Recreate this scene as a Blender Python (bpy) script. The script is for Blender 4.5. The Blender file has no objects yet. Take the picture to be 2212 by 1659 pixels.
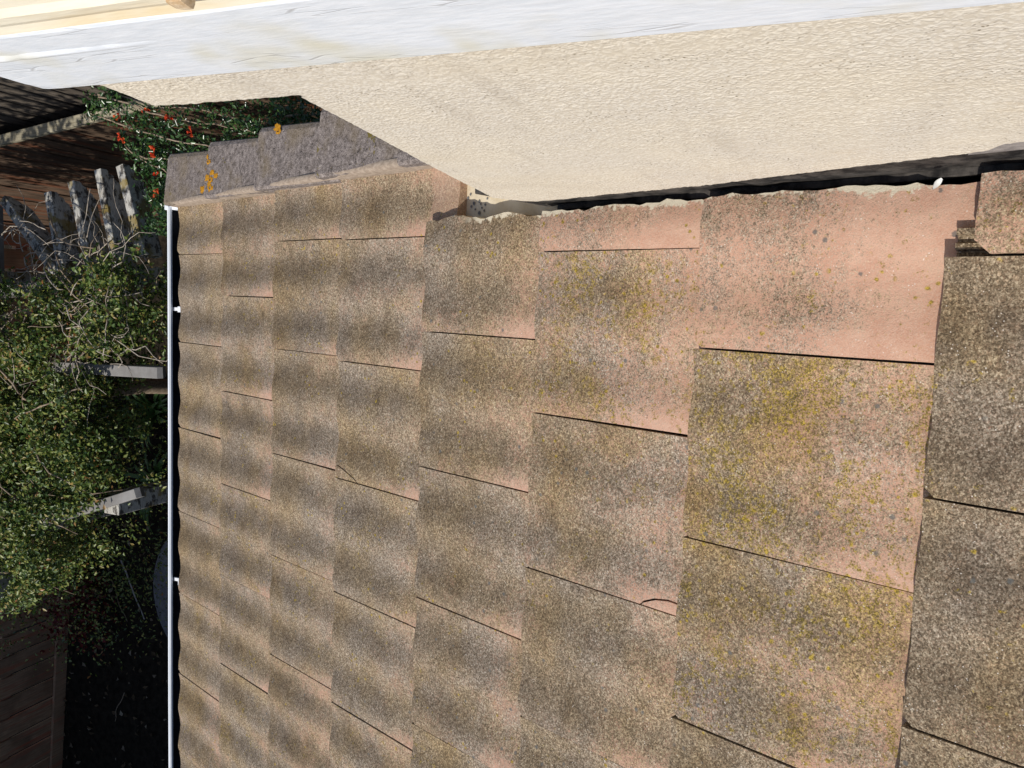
import bpy, bmesh, math, random
import numpy as np
from mathutils import Vector, Matrix, noise as mnoise

random.seed(7)
rng = np.random.default_rng(11)
R_ = math.radians
scene = bpy.context.scene
COL = scene.collection

# ------------------------------------------------------------------ camera
# World: +X towards the stucco wall, +Y outwards from the eave (down the slope), +Z up.
CAM = Vector((-0.1313, -2.0678, 2.1078))
RIGHT = Vector((0.03908062, -0.92735550, -0.37213504))
DOWN = Vector((-0.99458226, -0.07200181, 0.07497918))
FWD = Vector((-0.09632675, 0.36718867, -0.92514520))
cd = bpy.data.cameras.new('camera')
cam = bpy.data.objects.new('camera', cd); COL.objects.link(cam)
cam.matrix_world = Matrix(((RIGHT.x, -DOWN.x, -FWD.x, CAM.x), (RIGHT.y, -DOWN.y, -FWD.y, CAM.y),
                           (RIGHT.z, -DOWN.z, -FWD.z, CAM.z), (0, 0, 0, 1)))
cd.sensor_width = 36; cd.lens = 36 * 1720 / 2212
cd.clip_start = 0.02; cd.clip_end = 500
scene.camera = cam

# ------------------------------------------------------------------ light
SUN = Vector((-0.62, 0.05, 0.78)).normalized()
world = bpy.data.worlds.new('World'); scene.world = world; world.use_nodes = True
wn = world.node_tree.nodes; wl = world.node_tree.links
sky = wn.new('ShaderNodeTexSky'); sky.sky_type = 'NISHITA'; sky.sun_disc = False
sky.sun_elevation = math.asin(SUN.z); sky.sun_rotation = math.atan2(SUN.x, SUN.y)
bg = wn['Background']; bg.inputs['Strength'].default_value = 0.125
wl.new(sky.outputs[0], bg.inputs['Color'])
sd = bpy.data.lights.new('sun', 'SUN'); sd.energy = 4.05; sd.angle = R_(0.53); sd.color = (1.0, 0.955, 0.88)
sun = bpy.data.objects.new('sun', sd); COL.objects.link(sun)
sun.rotation_euler = SUN.to_track_quat('Z', 'Y').to_euler(); sun.location = SUN * 20
vs = scene.view_settings; vs.view_transform = 'Standard'; vs.look = 'None'; vs.exposure = 0.0; vs.gamma = 1.0
vs.use_curve_mapping = False

# ------------------------------------------------------------------ helpers
def link(o, parent=None):
    COL.objects.link(o)
    if parent is not None: o.parent = parent
    return o

def mesh(name, verts, faces, mat, parent=None, smooth=False):
    me = bpy.data.meshes.new(name); me.from_pydata([tuple(v) for v in verts], [], faces); me.update()
    if mat: me.materials.append(mat)
    if smooth: me.polygons.foreach_set('use_smooth', [True] * len(me.polygons))
    return link(bpy.data.objects.new(name, me), parent)

def from_bm(name, bm, mat, parent=None, smooth=False):
    me = bpy.data.meshes.new(name); bm.to_mesh(me); bm.free()
    if mat: me.materials.append(mat)
    if smooth: me.polygons.foreach_set('use_smooth', [True] * len(me.polygons))
    return link(bpy.data.objects.new(name, me), parent)

def empty(name, loc=(0, 0, 0), label=None, cat=None, group=None, kind=None):
    o = bpy.data.objects.new(name, None); o.location = loc; COL.objects.link(o)
    tag(o, label, cat, group, kind); return o

def tag(o, label=None, cat=None, group=None, kind=None):
    if label: o['label'] = label
    if cat: o['category'] = cat
    if group: o['group'] = group
    if kind: o['kind'] = kind
    return o

def box_bm(lo, hi, bevel=0.0, bm=None, segs=2):
    b = bmesh.new()
    bmesh.ops.create_cube(b, size=1)
    for v in b.verts:
        v.co = Vector([lo[i] + (v.co[i] + .5) * (hi[i] - lo[i]) for i in range(3)])
    if bevel: bmesh.ops.bevel(b, geom=b.edges[:], offset=bevel, segments=segs, affect='EDGES', profile=.6)
    return b

def cut_long(b, axis, step):
    """slice a bmesh across one axis so that it can be roughened"""
    lo = min(v.co[axis] for v in b.verts); hi = max(v.co[axis] for v in b.verts)
    n = max(1, int((hi - lo) / step)); no = Vector((0, 0, 0)); no[axis] = 1
    for i in range(1, n):
        p = Vector((0, 0, 0)); p[axis] = lo + (hi - lo) * i / n
        bmesh.ops.bisect_plane(b, geom=b.verts[:] + b.edges[:] + b.faces[:], plane_co=p, plane_no=no)

def rough(b, amp, sc, seed=0.0):
    for v in b.verts:
        d = mnoise.noise_vector(v.co * sc + Vector((seed, seed * 1.7, -seed)))
        v.co += d * amp

def box(name, lo, hi, mat, parent=None, bevel=0.0, **k):
    return from_bm(name, box_bm(lo, hi, bevel), mat, parent, **k)

def tube(name, pts, rad, mat, parent=None, sides=6, taper=1.0):
    verts, faces = [], []
    n = len(pts); pts = [Vector(p) for p in pts]
    for i, p in enumerate(pts):
        t = (pts[min(i + 1, n - 1)] - pts[max(i - 1, 0)]).normalized()
        a = t.orthogonal().normalized(); c = t.cross(a)
        r = rad * (1 + (taper - 1) * i / max(1, n - 1))
        for s in range(sides):
            an = 2 * math.pi * s / sides
            verts.append(p + (a * math.cos(an) + c * math.sin(an)) * r)
    for i in range(n - 1):
        for s in range(sides):
            s2 = (s + 1) % sides
            faces.append((i * sides + s, i * sides + s2, (i + 1) * sides + s2, (i + 1) * sides + s))
    faces.append(tuple(range(sides))[::-1]); faces.append(tuple((n - 1) * sides + s for s in range(sides)))
    return mesh(name, verts, faces, mat, parent, smooth=True)

def wiggle(pts, amp, sub=5):
    pts = [Vector(p) for p in pts]; out = []
    for i in range(len(pts) - 1):
        for k in range(sub):
            q = pts[i].lerp(pts[i + 1], k / sub)
            out.append(q + mnoise.noise_vector(q * 9.0) * amp)
    out.append(pts[-1]); return out

# ------------------------------------------------------------------ materials
class Mat:
    def __init__(s, name, rough=0.85, spec=0.3):
        s.m = bpy.data.materials.new(name); s.m.use_nodes = True
        s.t = s.m.node_tree; s.n = s.t.nodes; s.l = s.t.links
        s.b = s.n['Principled BSDF']; s.b.inputs['Roughness'].default_value = rough
        s.b.inputs['Specular IOR Level'].default_value = spec
        s.geo = None; s.tc = None
    def pos(s):
        if not s.geo: s.geo = s.n.new('ShaderNodeNewGeometry')
        return s.geo.outputs['Position']
    def obj(s):
        if not s.tc: s.tc = s.n.new('ShaderNodeTexCoord')
        return s.tc.outputs['Object']
    def put(s, node, sock, val):
        if hasattr(val, 'is_output'): s.l.new(val, node.inputs[sock])
        else: node.inputs[sock].default_value = val
    def vmul(s, v, k):
        nd = s.n.new('ShaderNodeVectorMath'); nd.operation = 'MULTIPLY'
        s.put(nd, 0, v); nd.inputs[1].default_value = k; return nd.outputs[0]
    def vadd(s, v, k):
        nd = s.n.new('ShaderNodeVectorMath'); nd.operation = 'ADD'
        s.put(nd, 0, v); s.put(nd, 1, k); return nd.outputs[0]
    def noise(s, vec, scale, detail=2.0, rough=0.5, out=0, dist=0.0):
        nd = s.n.new('ShaderNodeTexNoise'); s.l.new(vec, nd.inputs['Vector'])
        nd.inputs['Scale'].default_value = scale; nd.inputs['Detail'].default_value = detail
        nd.inputs['Roughness'].default_value = rough; nd.inputs['Distortion'].default_value = dist
        return nd.outputs[out]
    def voro(s, vec, scale, out='Distance', feature='F1', rnd=1.0):
        nd = s.n.new('ShaderNodeTexVoronoi'); nd.feature = feature; s.l.new(vec, nd.inputs['Vector'])
        nd.inputs['Scale'].default_value = scale; nd.inputs['Randomness'].default_value = rnd
        return nd.outputs[out]
    def math(s, op, a, b=0.0, c=None, clamp=False):
        nd = s.n.new('ShaderNodeMath'); nd.operation = op; nd.use_clamp = clamp
        s.put(nd, 0, a); s.put(nd, 1, b)
        if c is not None: s.put(nd, 2, c)
        return nd.outputs[0]
    def mr(s, v, a, b, c=0.0, d=1.0, smooth=True):
        nd = s.n.new('ShaderNodeMapRange'); nd.interpolation_type = 'SMOOTHSTEP' if smooth else 'LINEAR'
        s.put(nd, 0, v); s.put(nd, 1, a); s.put(nd, 2, b); s.put(nd, 3, c); s.put(nd, 4, d); return nd.outputs[0]
    def ramp(s, v, stops):
        nd = s.n.new('ShaderNodeValToRGB'); s.l.new(v, nd.inputs[0]); cr = nd.color_ramp
        while len(cr.elements) < len(stops): cr.elements.new(.5)
        for e, (p, c) in zip(cr.elements, stops): e.position = p; e.color = (*c, 1)
        return nd.outputs[0]
    def mix(s, f, a, b, mode='MIX'):
        nd = s.n.new('ShaderNodeMix'); nd.data_type = 'RGBA'; nd.blend_type = mode
        s.put(nd, 0, f)
        for k, v in ((6, a), (7, b)):
            if hasattr(v, 'is_output'): s.l.new(v, nd.inputs[k])
            else: nd.inputs[k].default_value = (*v, 1)
        return nd.outputs[2]
    def sep(s, v):
        nd = s.n.new('ShaderNodeSeparateXYZ'); s.l.new(v, nd.inputs[0]); return nd.outputs
    def col(s, c):
        if hasattr(c, 'is_output'): s.l.new(c, s.b.inputs['Base Color'])
        else: s.b.inputs['Base Color'].default_value = (*c, 1)
    def bump(s, h, dist, strength=1.0, prev=None):
        nd = s.n.new('ShaderNodeBump'); s.l.new(h, nd.inputs['Height'])
        nd.inputs['Distance'].default_value = dist; nd.inputs['Strength'].default_value = strength
        if prev: s.l.new(prev, nd.inputs['Normal'])
        s.l.new(nd.outputs[0], s.b.inputs['Normal']); return nd.outputs[0]

def tile_material():
    m = Mat('weathered_terracotta_concrete', 0.9, 0.15)
    p = m.pos(); o = m.sep(m.obj())
    info = m.n.new('ShaderNodeObjectInfo')
    sepc = m.n.new('ShaderNodeSeparateColor'); m.l.new(info.outputs['Color'], sepc.inputs[0])
    pinkA, yelA, drkA = sepc.outputs[0], sepc.outputs[1], sepc.outputs[2]
    rnd = m.math('MULTIPLY', info.outputs['Random'], 37.0)
    cx = m.n.new('ShaderNodeCombineXYZ'); m.l.new(rnd, cx.inputs[0]); m.l.new(rnd, cx.inputs[2])
    q = m.vadd(p, cx.outputs[0])
    fine = m.noise(q, 420, 3, .62)
    mid = m.noise(q, 95, 3, .6)
    clump = m.noise(q, 26, 3, .6)
    big = m.noise(q, 6.5, 3, .55)
    # bare clay shows towards the head of the tile and along its lower joint
    head = m.mr(o[1], -0.37, -0.12, 1.0, 0.0)
    edge = m.mr(o[0], -0.294, -0.235, 1.0, 0.0)
    cov = m.math('SUBTRACT', 1.12, m.math('MULTIPLY', pinkA, 0.50))
    cov = m.math('SUBTRACT', cov, m.math('MULTIPLY', head, m.math('MULTIPLY_ADD', pinkA, 0.25, 0.16)))
    cov = m.math('SUBTRACT', cov, m.math('MULTIPLY', m.math('MULTIPLY', edge, head), m.math('MULTIPLY_ADD', pinkA, .55, .16)))
    cov = m.math('SUBTRACT', cov, m.math('MULTIPLY', edge, 0.08))
    cov = m.math('ADD', cov, m.math('MULTIPLY', m.math('SUBTRACT', big, .5), 0.62))
    cov = m.math('ADD', cov, m.math('MULTIPLY', m.math('SUBTRACT', clump, .5), 0.42))
    # two dark bands per tile: dirt plus painted shade of the rolls
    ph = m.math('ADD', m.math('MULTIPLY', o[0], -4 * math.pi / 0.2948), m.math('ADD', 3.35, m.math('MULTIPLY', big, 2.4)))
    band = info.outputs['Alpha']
    dirt_shade = m.math('MULTIPLY_ADD', m.math('MULTIPLY', m.math('SINE', ph), band), .5, .5)
    cov = m.math('ADD', cov, m.math('MULTIPLY', m.math('SUBTRACT', dirt_shade, .5), 0.24))
    # speckled threshold
    th = m.math('ADD', m.math('MULTIPLY', fine, 0.7), m.math('MULTIPLY', mid, 0.3))
    sp = m.math('ADD', cov, m.math('MULTIPLY', m.math('SUBTRACT', th, .5), 2.6))
    mask = m.mr(sp, 0.22, 0.86, 0.0, 0.95)
    clay = m.mix(m.mr(clump, .3, .7), (0.47, 0.262, 0.180), (0.54, 0.335, 0.240))
    clay = m.mix(m.mr(fine, .35, .75, 0, .5), clay, (0.56, 0.420, 0.325))
    vc = m.n.new('ShaderNodeSeparateColor'); m.l.new(m.voro(m.vadd(q, m.vmul(m.noise(q, 300, 2, .5, 1), (.003, .003, .003))), 470, 'Color'), vc.inputs[0])
    grain = m.math('ADD', m.math('MULTIPLY', m.noise(q, 560, 2, .7), 0.50), m.math('MULTIPLY', m.noise(q, 210, 3, .65), 0.38))
    grain = m.math('ADD', grain, m.math('MULTIPLY_ADD', vc.outputs[0], .22, -.11 + .06))
    grime = m.ramp(grain, [(.30, (.048, .041, .030)), (.43, (.145, .122, .088)), (.515, (.265, .225, .172)), (.61, (.44, .385, .305)), (.73, (.76, .69, .58))])
    tint = m.mix(m.mr(m.noise(q, 4.5, 2, .5), .38, .62), (1.0, .87, .63), (.98, .94, .90))
    grime = m.mix(.6, grime, tint, 'MULTIPLY')
    grime = m.mix(m.mr(vc.outputs[1], .55, .95, 0, .35), grime, (1.12, .86, .76), 'MULTIPLY')
    dk = m.math('ADD', m.math('MULTIPLY', drkA, .50), m.math('ADD', m.math('MULTIPLY', m.math('SUBTRACT', dirt_shade, .50), .80), m.math('MULTIPLY_ADD', head, -.55, .22)))
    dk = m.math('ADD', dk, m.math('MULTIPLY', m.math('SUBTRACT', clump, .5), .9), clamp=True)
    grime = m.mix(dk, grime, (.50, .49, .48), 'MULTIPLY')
    patch = m.mr(m.noise(m.vadd(q, (9.3, 4.1, 2.0)), 17, 4, .62), .48, .68, 0, .6)
    grime = m.mix(patch, grime, (.62, .60, .575), 'MULTIPLY')
    olive = m.mr(m.noise(m.vadd(q, (2.3, 7.1, 5.0)), 8, 3, .6), .42, .66, 0, m.math('MULTIPLY_ADD', yelA, .75, .25))
    grime = m.mix(olive, grime, (1.0, .88, .56), 'MULTIPLY')
    lip = m.math('MULTIPLY', m.mr(m.math('ADD', o[1], m.math('MULTIPLY', m.math('SUBTRACT', mid, .5), .035)), -.338, -.318, 1, 0), .38)
    mask = m.math('MULTIPLY', mask, m.math('SUBTRACT', 1.0, lip))
    c = m.mix(mask, clay, grime)
    # mustard lichen
    ycl = m.math('ADD', m.math('MULTIPLY', m.noise(m.vadd(q, (5.1, 2.2, 9.0)), 9.0, 3, .6), .45), m.math('MULTIPLY', m.noise(m.vadd(q, (3.1, 8.2, 1.0)), 85, 3, .65), .70))
    yth = m.math('SUBTRACT', 0.745, m.math('MULTIPLY', yelA, 0.17))
    ym = m.mr(ycl, yth, m.math('ADD', yth, 0.05))
    ym = m.math('MULTIPLY', ym, m.mr(fine, .40, .60, .1, .85))
    c = m.mix(ym, c, m.mix(m.mr(grain, .4, .65), (.11, .085, .015), (.40, .28, .045)))
    # mustard rosettes
    ro = m.mr(m.math('ADD', m.voro(m.vadd(q, (1.3, 1.3, 1.3)), 62), m.math('MULTIPLY', m.math('SUBTRACT', mid, .5), .5)), .13, .24, .9, 0)
    ro = m.math('MULTIPLY', ro, m.mr(m.math('ADD', m.noise(m.vadd(q, (7.7, 1, 2)), 12, 3, .6), m.math('MULTIPLY', yelA, .16)), .60, .66))
    c = m.mix(ro, c, m.mix(m.mr(grain, .4, .62), (.15, .11, .02), (.46, .32, .05)))
    # grey lichen rosettes
    gr = m.mr(m.math('ADD', m.voro(q, 38), m.math('MULTIPLY', m.math('SUBTRACT', fine, .5), .22)), .10, .17, .8, 0)
    gr = m.math('MULTIPLY', gr, m.mr(m.noise(q, 14, 2), .50, .60))
    c = m.mix(gr, c, (.115, .115, .108))
    # wall paint and mortar smeared on the edge beside the wall
    w = m.sep(p)
    pm = m.math('ADD', w[0], m.math('MULTIPLY', m.math('SUBTRACT', m.noise(p, 75, 4, .7), .5), 0.045))
    pm = m.math('ADD', pm, m.math('MULTIPLY', m.math('SUBTRACT', m.noise(p, 7.0, 2, .5), .5), 0.05))
    pm = m.mr(pm, 0.041, 0.046); pm = m.math('MULTIPLY', pm, m.mr(w[1], -1.34, -1.42))
    c = m.mix(pm, c, (.60, .53, .40))
    # pale grit
    wsp = m.mr(m.voro(q, 210), .14, .20, 1, 0); wsp = m.math('MULTIPLY', wsp, m.mr(m.noise(q, 60, 2), .52, .66))
    c = m.mix(m.math('MULTIPLY', wsp, .75), c, (.72, .66, .58))
    m.col(c)
    h = m.math('ADD', m.math('MULTIPLY', grain, .8), m.math('MULTIPLY', mid, .6))
    m.bump(h, 0.0022, 0.8)
    return m.m

def verge_material():
    m = Mat('mauve_grey_concrete', 0.92, 0.12); p = m.pos()
    f = m.noise(p, 300, 3, .65); g = m.noise(p, 70, 3, .6); b = m.noise(p, 9, 3, .55)
    v = m.math('ADD', m.math('MULTIPLY', f, .6), m.math('MULTIPLY', g, .4))
    c = m.ramp(v, [(.36, (.050, .042, .037)), (.45, (.150, .124, .110)), (.54, (.245, .205, .185)), (.68, (.44, .38, .34))])
    c = m.mix(m.mr(b, .45, .68, 0, .5), c, (.20, .15, .085))
    y = m.math('ADD', m.math('MULTIPLY', m.noise(m.vadd(p, (1.7, .3, 4.4)), 11, 2), .55), m.math('MULTIPLY', m.noise(p, 85, 3, .6), .5))
    c = m.mix(m.mr(y, .66, .70, 0, .9), c, (.15, .115, .02))
    pit = m.math('MULTIPLY', m.mr(m.voro(p, 95), .14, .24, 1, 0), m.mr(m.noise(p, 30, 2), .5, .6))
    c = m.mix(m.math('MULTIPLY', pit, .8), c, (.04, .033, .03))
    m.col(c); m.bump(m.math('SUBTRACT', v, m.math('MULTIPLY', pit, .5)), 0.004, .8); return m.m

def stucco_material():
    m = Mat('cream_stucco', 0.9, 0.2); p = m.pos()
    a = m.noise(p, 5, 3, .6); g = m.noise(p, 150, 2, .5)
    c = m.mix(m.mr(a, .35, .65), (.71, .640, .525), (.665, .608, .520))
    blob = m.mr(m.voro(m.vadd(p, m.vmul(m.noise(p, 90, 2, .5, 1), (.006, .006, .006))), 290, 'Distance', 'SMOOTH_F1'), .15, .62, 1, 0)
    grit = m.noise(p, 520, 2, .6)
    c = m.mix(m.mr(blob, .10, .40, .38, 0), c, (.50, .425, .315))
    c = m.mix(m.mr(m.noise(p, 75, 4, .7), .40, .62, .16, 0), c, (.52, .445, .34))
    streak = m.math('MULTIPLY', m.mr(m.noise(m.vmul(p, (1, 1, .12)), 26, 3, .6), .55, .72), .35)
    c = m.mix(streak, c, (.47, .41, .33))
    pit = m.math('MULTIPLY', m.mr(m.voro(p, 190), .14, .24, 1, 0), m.mr(m.noise(p, 20, 3), .50, .62))
    c = m.mix(m.math('MULTIPLY', pit, .8), c, (.15, .11, .06))
    low = m.math('MULTIPLY', m.mr(m.noise(m.vmul(p, (1, .35, 1)), 9, 4, .65), .50, .70), .35)
    c = m.mix(low, c, (.60, .52, .40))
    och = m.math('MULTIPLY', m.mr(m.noise(m.vmul(p, (1, .4, 2.2)), 6.5, 4, .6), .62, .76), .5)
    c = m.mix(och, c, (.52, .38, .20))
    m.col(c)
    smooth = m.mr(m.noise(m.vmul(p, (1, .25, 1.4)), 4.5, 3, .55), .52, .66, 1.0, .45)
    h = m.math('MULTIPLY', m.math('ADD', m.math('MULTIPLY', blob, 1.0), m.math('ADD', m.math('MULTIPLY', grit, .35), m.math('MULTIPLY', g, .6))), smooth)
    m.bump(h, 0.0013, .5); return m.m

def sill_material():
    m = Mat('cracked_white_paint', 0.5, 0.35); p = m.pos()
    q = m.vmul(p, (1, .2, 1.0)); st = m.noise(q, 230, 4, .6); st2 = m.noise(m.vmul(p, (1, .35, 1)), 90, 3, .6)
    c = m.mix(m.mr(st, .35, .65), (.69, .72, .76), (.76, .78, .81))
    yel = m.math('MULTIPLY', m.mr(m.noise(p, 6.5, 3, .6), .50, .68), .7)
    c = m.mix(yel, c, (.62, .575, .41))
    crk = m.math('MULTIPLY', m.mr(m.voro(m.vmul(p, (1, .10, 1)), 120, 'Distance', 'DISTANCE_TO_EDGE'), .0, .05, 1, 0), m.mr(m.math('ADD', m.noise(m.vmul(p, (1, .3, 1)), 30, 3), m.mr(m.sep(p)[2], 1.585, 1.625, .10, 0)), .57, .65))
    c = m.mix(m.math('MULTIPLY', crk, .38), c, (.28, .27, .25))
    m.col(c); h = m.math('ADD', m.math('MULTIPLY', st, .7), st2); h = m.math('SUBTRACT', h, m.math('MULTIPLY', crk, .8))
    m.bump(h, 0.0014, .35); return m.m

def cream_wood_material():
    m = Mat('yellowed_cream_paint', 0.5, 0.4); p = m.pos()
    a = m.noise(m.vmul(p, (1, .3, 1)), 14, 4, .6)
    c = m.ramp(a, [(.35, (.76, .70, .56)), (.52, (.80, .73, .58)), (.68, (.76, .62, .40)), (.82, (.60, .42, .20))])
    m.col(c); m.bump(m.noise(m.vmul(p, (1, .2, 1)), 120, 3), .0015, .5); return m.m

def wood_material(name, dark, light, stain=None, axis=2, spec=.2, rough=.85, sc=1.0):
    m = Mat(name, rough, spec); o = m.obj()
    info = m.n.new('ShaderNodeObjectInfo')
    cx = m.n.new('ShaderNodeCombineXYZ'); r = m.math('MULTIPLY', info.outputs['Random'], 31.0)
    for i in range(3): m.l.new(r, cx.inputs[i])
    k = [1, 1, 1]; k[axis] = .06
    q = m.vadd(m.vmul(m.pos(), k), cx.outputs[0])
    g = m.noise(q, 120 * sc, 4, .65); b = m.noise(m.vadd(m.pos(), cx.outputs[0]), 5, 3, .6)
    c = m.mix(m.mr(g, .3, .7), dark, light)
    c = m.mix(m.mr(b, .35, .7, 0, .6), c, [x * .45 for x in dark])
    if stain:
        f = m.math('MULTIPLY', m.mr(m.noise(m.vadd(q, (3, 3, 3)), 22, 3, .6), .5, .66), .8)
        c = m.mix(f, c, stain)
    c = m.mix(m.math('MULTIPLY', info.outputs['Random'], .4), c, [x * .6 for x in light])
    m.col(c); m.bump(g, .002, .6); return m.m

def flat_material(name, c1, c2, sc=30, rough=.85, spec=.2, bump=.001):
    m = Mat(name, rough, spec); p = m.pos(); n = m.noise(p, sc, 4, .65)
    m.col(m.mix(m.mr(n, .32, .68), c1, c2))
    if bump: m.bump(m.noise(p, sc * 4, 3, .6), bump, .7)
    return m.m

def leaf_material(name, stops, rough=.42, spec=.45, trans=.25):
    m = Mat(name, rough, spec)
    g = m.n.new('ShaderNodeNewGeometry')
    c = m.ramp(g.outputs['Random Per Island'], stops)
    m.col(c)
    tr = m.n.new('ShaderNodeBsdfTranslucent'); m.l.new(c, tr.inputs['Color'])
    mx = m.n.new('ShaderNodeMixShader'); mx.inputs[0].default_value = trans
    out = m.n['Material Output']
    m.l.new(m.b.outputs[0], mx.inputs[1]); m.l.new(tr.outputs[0], mx.inputs[2]); m.l.new(mx.outputs[0], out.inputs[0])
    return m.m

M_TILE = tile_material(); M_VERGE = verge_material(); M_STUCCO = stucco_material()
M_SILL = sill_material(); M_CREAM = cream_wood_material()
M_DECK = flat_material('dark_roof_underlay', (.012, .011, .010), (.02, .018, .017), 20)
M_MORTAR = flat_material('pinkish_mortar', (.27, .21, .16), (.40, .32, .25), 90, .95, .1, .002)
M_BLACKFL = flat_material('black_flashing', (.012, .011, .011), (.085, .075, .066), 30, .75, .2, .002)
M_GREYBACK = flat_material('grey_backing', (.20, .18, .17), (.32, .29, .27), 60, .9, .1, .002)
M_WHITE = flat_material('white_gutter_paint', (.74, .77, .80), (.82, .83, .85), 14, .35, .5, .0)
M_GUTIN = flat_material('dark_gutter_inside', (.006, .006, .008), (.016, .016, .020), 40, .8, .15, .001)  # near-black colour for the inside of the gutter
M_CAPW = wood_material('weathered_cap', (.26, .225, .15), (.50, .45, .33), None, 1)
M_FENCE = wood_material('redbrown_boards', (.035, .021, .014), (.20, .135, .09), (.17, .05, .02), 2)
M_DARKW = wood_material('dark_brown_boards', (.08, .065, .052), (.20, .165, .13), None, 2)  # dark brown base shared by shed boards, rails and posts
M_FENCE2 = wood_material('brown_fence_boards', (.30, .175, .105), (.50, .32, .205), (.44, .12, .065), 2)
def peeling_material():
    m = Mat('peeling_pergola_timber', .85, .2); p = m.pos()
    q = m.vmul(p, (.25, 1, 1)); g = m.noise(q, 160, 4, .65); pe = m.noise(m.vmul(p, (.6, 1, 1)), 34, 5, .7); al = m.noise(p, 13, 3, .6)
    c = m.mix(m.mr(g, .3, .7), (.34, .325, .29), (.55, .53, .48))
    c = m.mix(m.mr(pe, .50, .57), c, m.mix(m.mr(g, .35, .65), (.055, .05, .045), (.16, .145, .125)))
    c = m.mix(m.mr(m.math('ADD', al, m.math('MULTIPLY', g, .2)), .60, .72, 0, .8), c, (.23, .165, .04))
    m.col(c); m.bump(m.math('ADD', g, pe), .003, .8); return m.m
M_PEG = flat_material('worn_peg', (.42, .26, .12), (.70, .58, .42), 70, .6, .3, .001)
M_PERG = peeling_material()
M_BEAM = flat_material('grey_painted_beam', (.20, .19, .18), (.27, .26, .25), 12, .8, .2, .001)
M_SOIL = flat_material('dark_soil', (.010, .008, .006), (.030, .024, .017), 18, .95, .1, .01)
M_SLAB = flat_material('grey_concrete_slab', (.12, .12, .125), (.19, .19, .195), 30, .9, .15, .002)
M_STEM = flat_material('bark_stem', (.17, .125, .085), (.33, .26, .19), 60, .85, .2, .002)
M_TWIG = flat_material('pale_dry_twig', (.26, .21, .16), (.46, .40, .33), 60, .85, .2, .001)
M_STICK = flat_material('pale_dry_stick', (.35, .33, .31), (.5, .48, .45), 50, .8, .2, .001)
M_VINE = leaf_material('mixed_vine_leaves', [(0, (.020, .044, .011)), (.30, (.066, .118, .022)), (.60, (.125, .175, .034)), (.86, (.24, .26, .060)), (.96, (.27, .21, .06)), (1, (.32, .13, .045))])
M_GLOSS = leaf_material('glossy_green_leaves', [(0, (.014, .040, .012)), (.5, (.034, .085, .020)), (1, (.075, .135, .035))], .28, .6, .2)
M_STRAP = leaf_material('strap_leaves', [(0, (.04, .10, .025)), (1, (.09, .18, .045))], .35, .5, .15)
M_REDLEAF = leaf_material('dark_red_leaves', [(0, (.09, .012, .012)), (.7, (.16, .02, .018)), (1, (.03, .06, .02))], .5, .3, .2)
M_FLOWER = leaf_material('orange_red_petals', [(0, (.55, .045, .015)), (.6, (.72, .085, .03)), (1, (.80, .16, .05))], .55, .25, .3)
M_LITTER = leaf_material('dry_leaf_litter', [(0, (.05, .035, .02)), (.7, (.14, .10, .06)), (1, (.30, .26, .2))], .8, .15, .1)
M_PETAL = flat_material('dull_white_petal', (.50, .48, .44), (.66, .65, .62), 60, .7, .2, 0)
M_ORANGE = flat_material('orange_lichen', (.36, .16, .012), (.55, .27, .03), 160, .95, .05, .002)

# ------------------------------------------------------------------ ground
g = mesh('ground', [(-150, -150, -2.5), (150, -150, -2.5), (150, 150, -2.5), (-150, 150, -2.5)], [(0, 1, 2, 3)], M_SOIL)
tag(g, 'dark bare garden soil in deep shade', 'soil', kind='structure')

# ------------------------------------------------------------------ house
PITCH = R_(25.0)
house = empty('house', (0, -0.4, -2.5), 'cream stucco house with lichen-covered tiled roof below its window', 'house')
HL = Vector((0, 0.4, 2.5))      # house-local offset so that parts are written in world coordinates
def hp(o): o.parent = house; o.location = o.location + HL; return o

E_, W_ = 0.345, 0.2948
roof = mesh('roof', [(-7.0, -0.02, -.085), (.33, -0.02, -.085), (.33, -6.2, -.085), (-7.0, -6.2, -.085),
                     (-7.0, -0.02, -.105), (.33, -0.02, -.105), (.33, -6.2, -.105), (-7.0, -6.2, -.105)],
            [(0, 3, 2, 1), (4, 5, 6, 7), (0, 1, 5, 4), (1, 2, 6, 5), (2, 3, 7, 6), (3, 0, 4, 7)], M_DECK)
hp(roof); roof.rotation_euler = (-PITCH, 0, 0)
roof['label'] = 'weathered roof of pinkish tiles crusted with grey and mustard lichen'

def wave(x):                        # two shallow rolls per tile; x runs 0 .. -W
    t = -x / W_
    return 0.0040 * math.sin(4 * math.pi * (t - .29))

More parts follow.
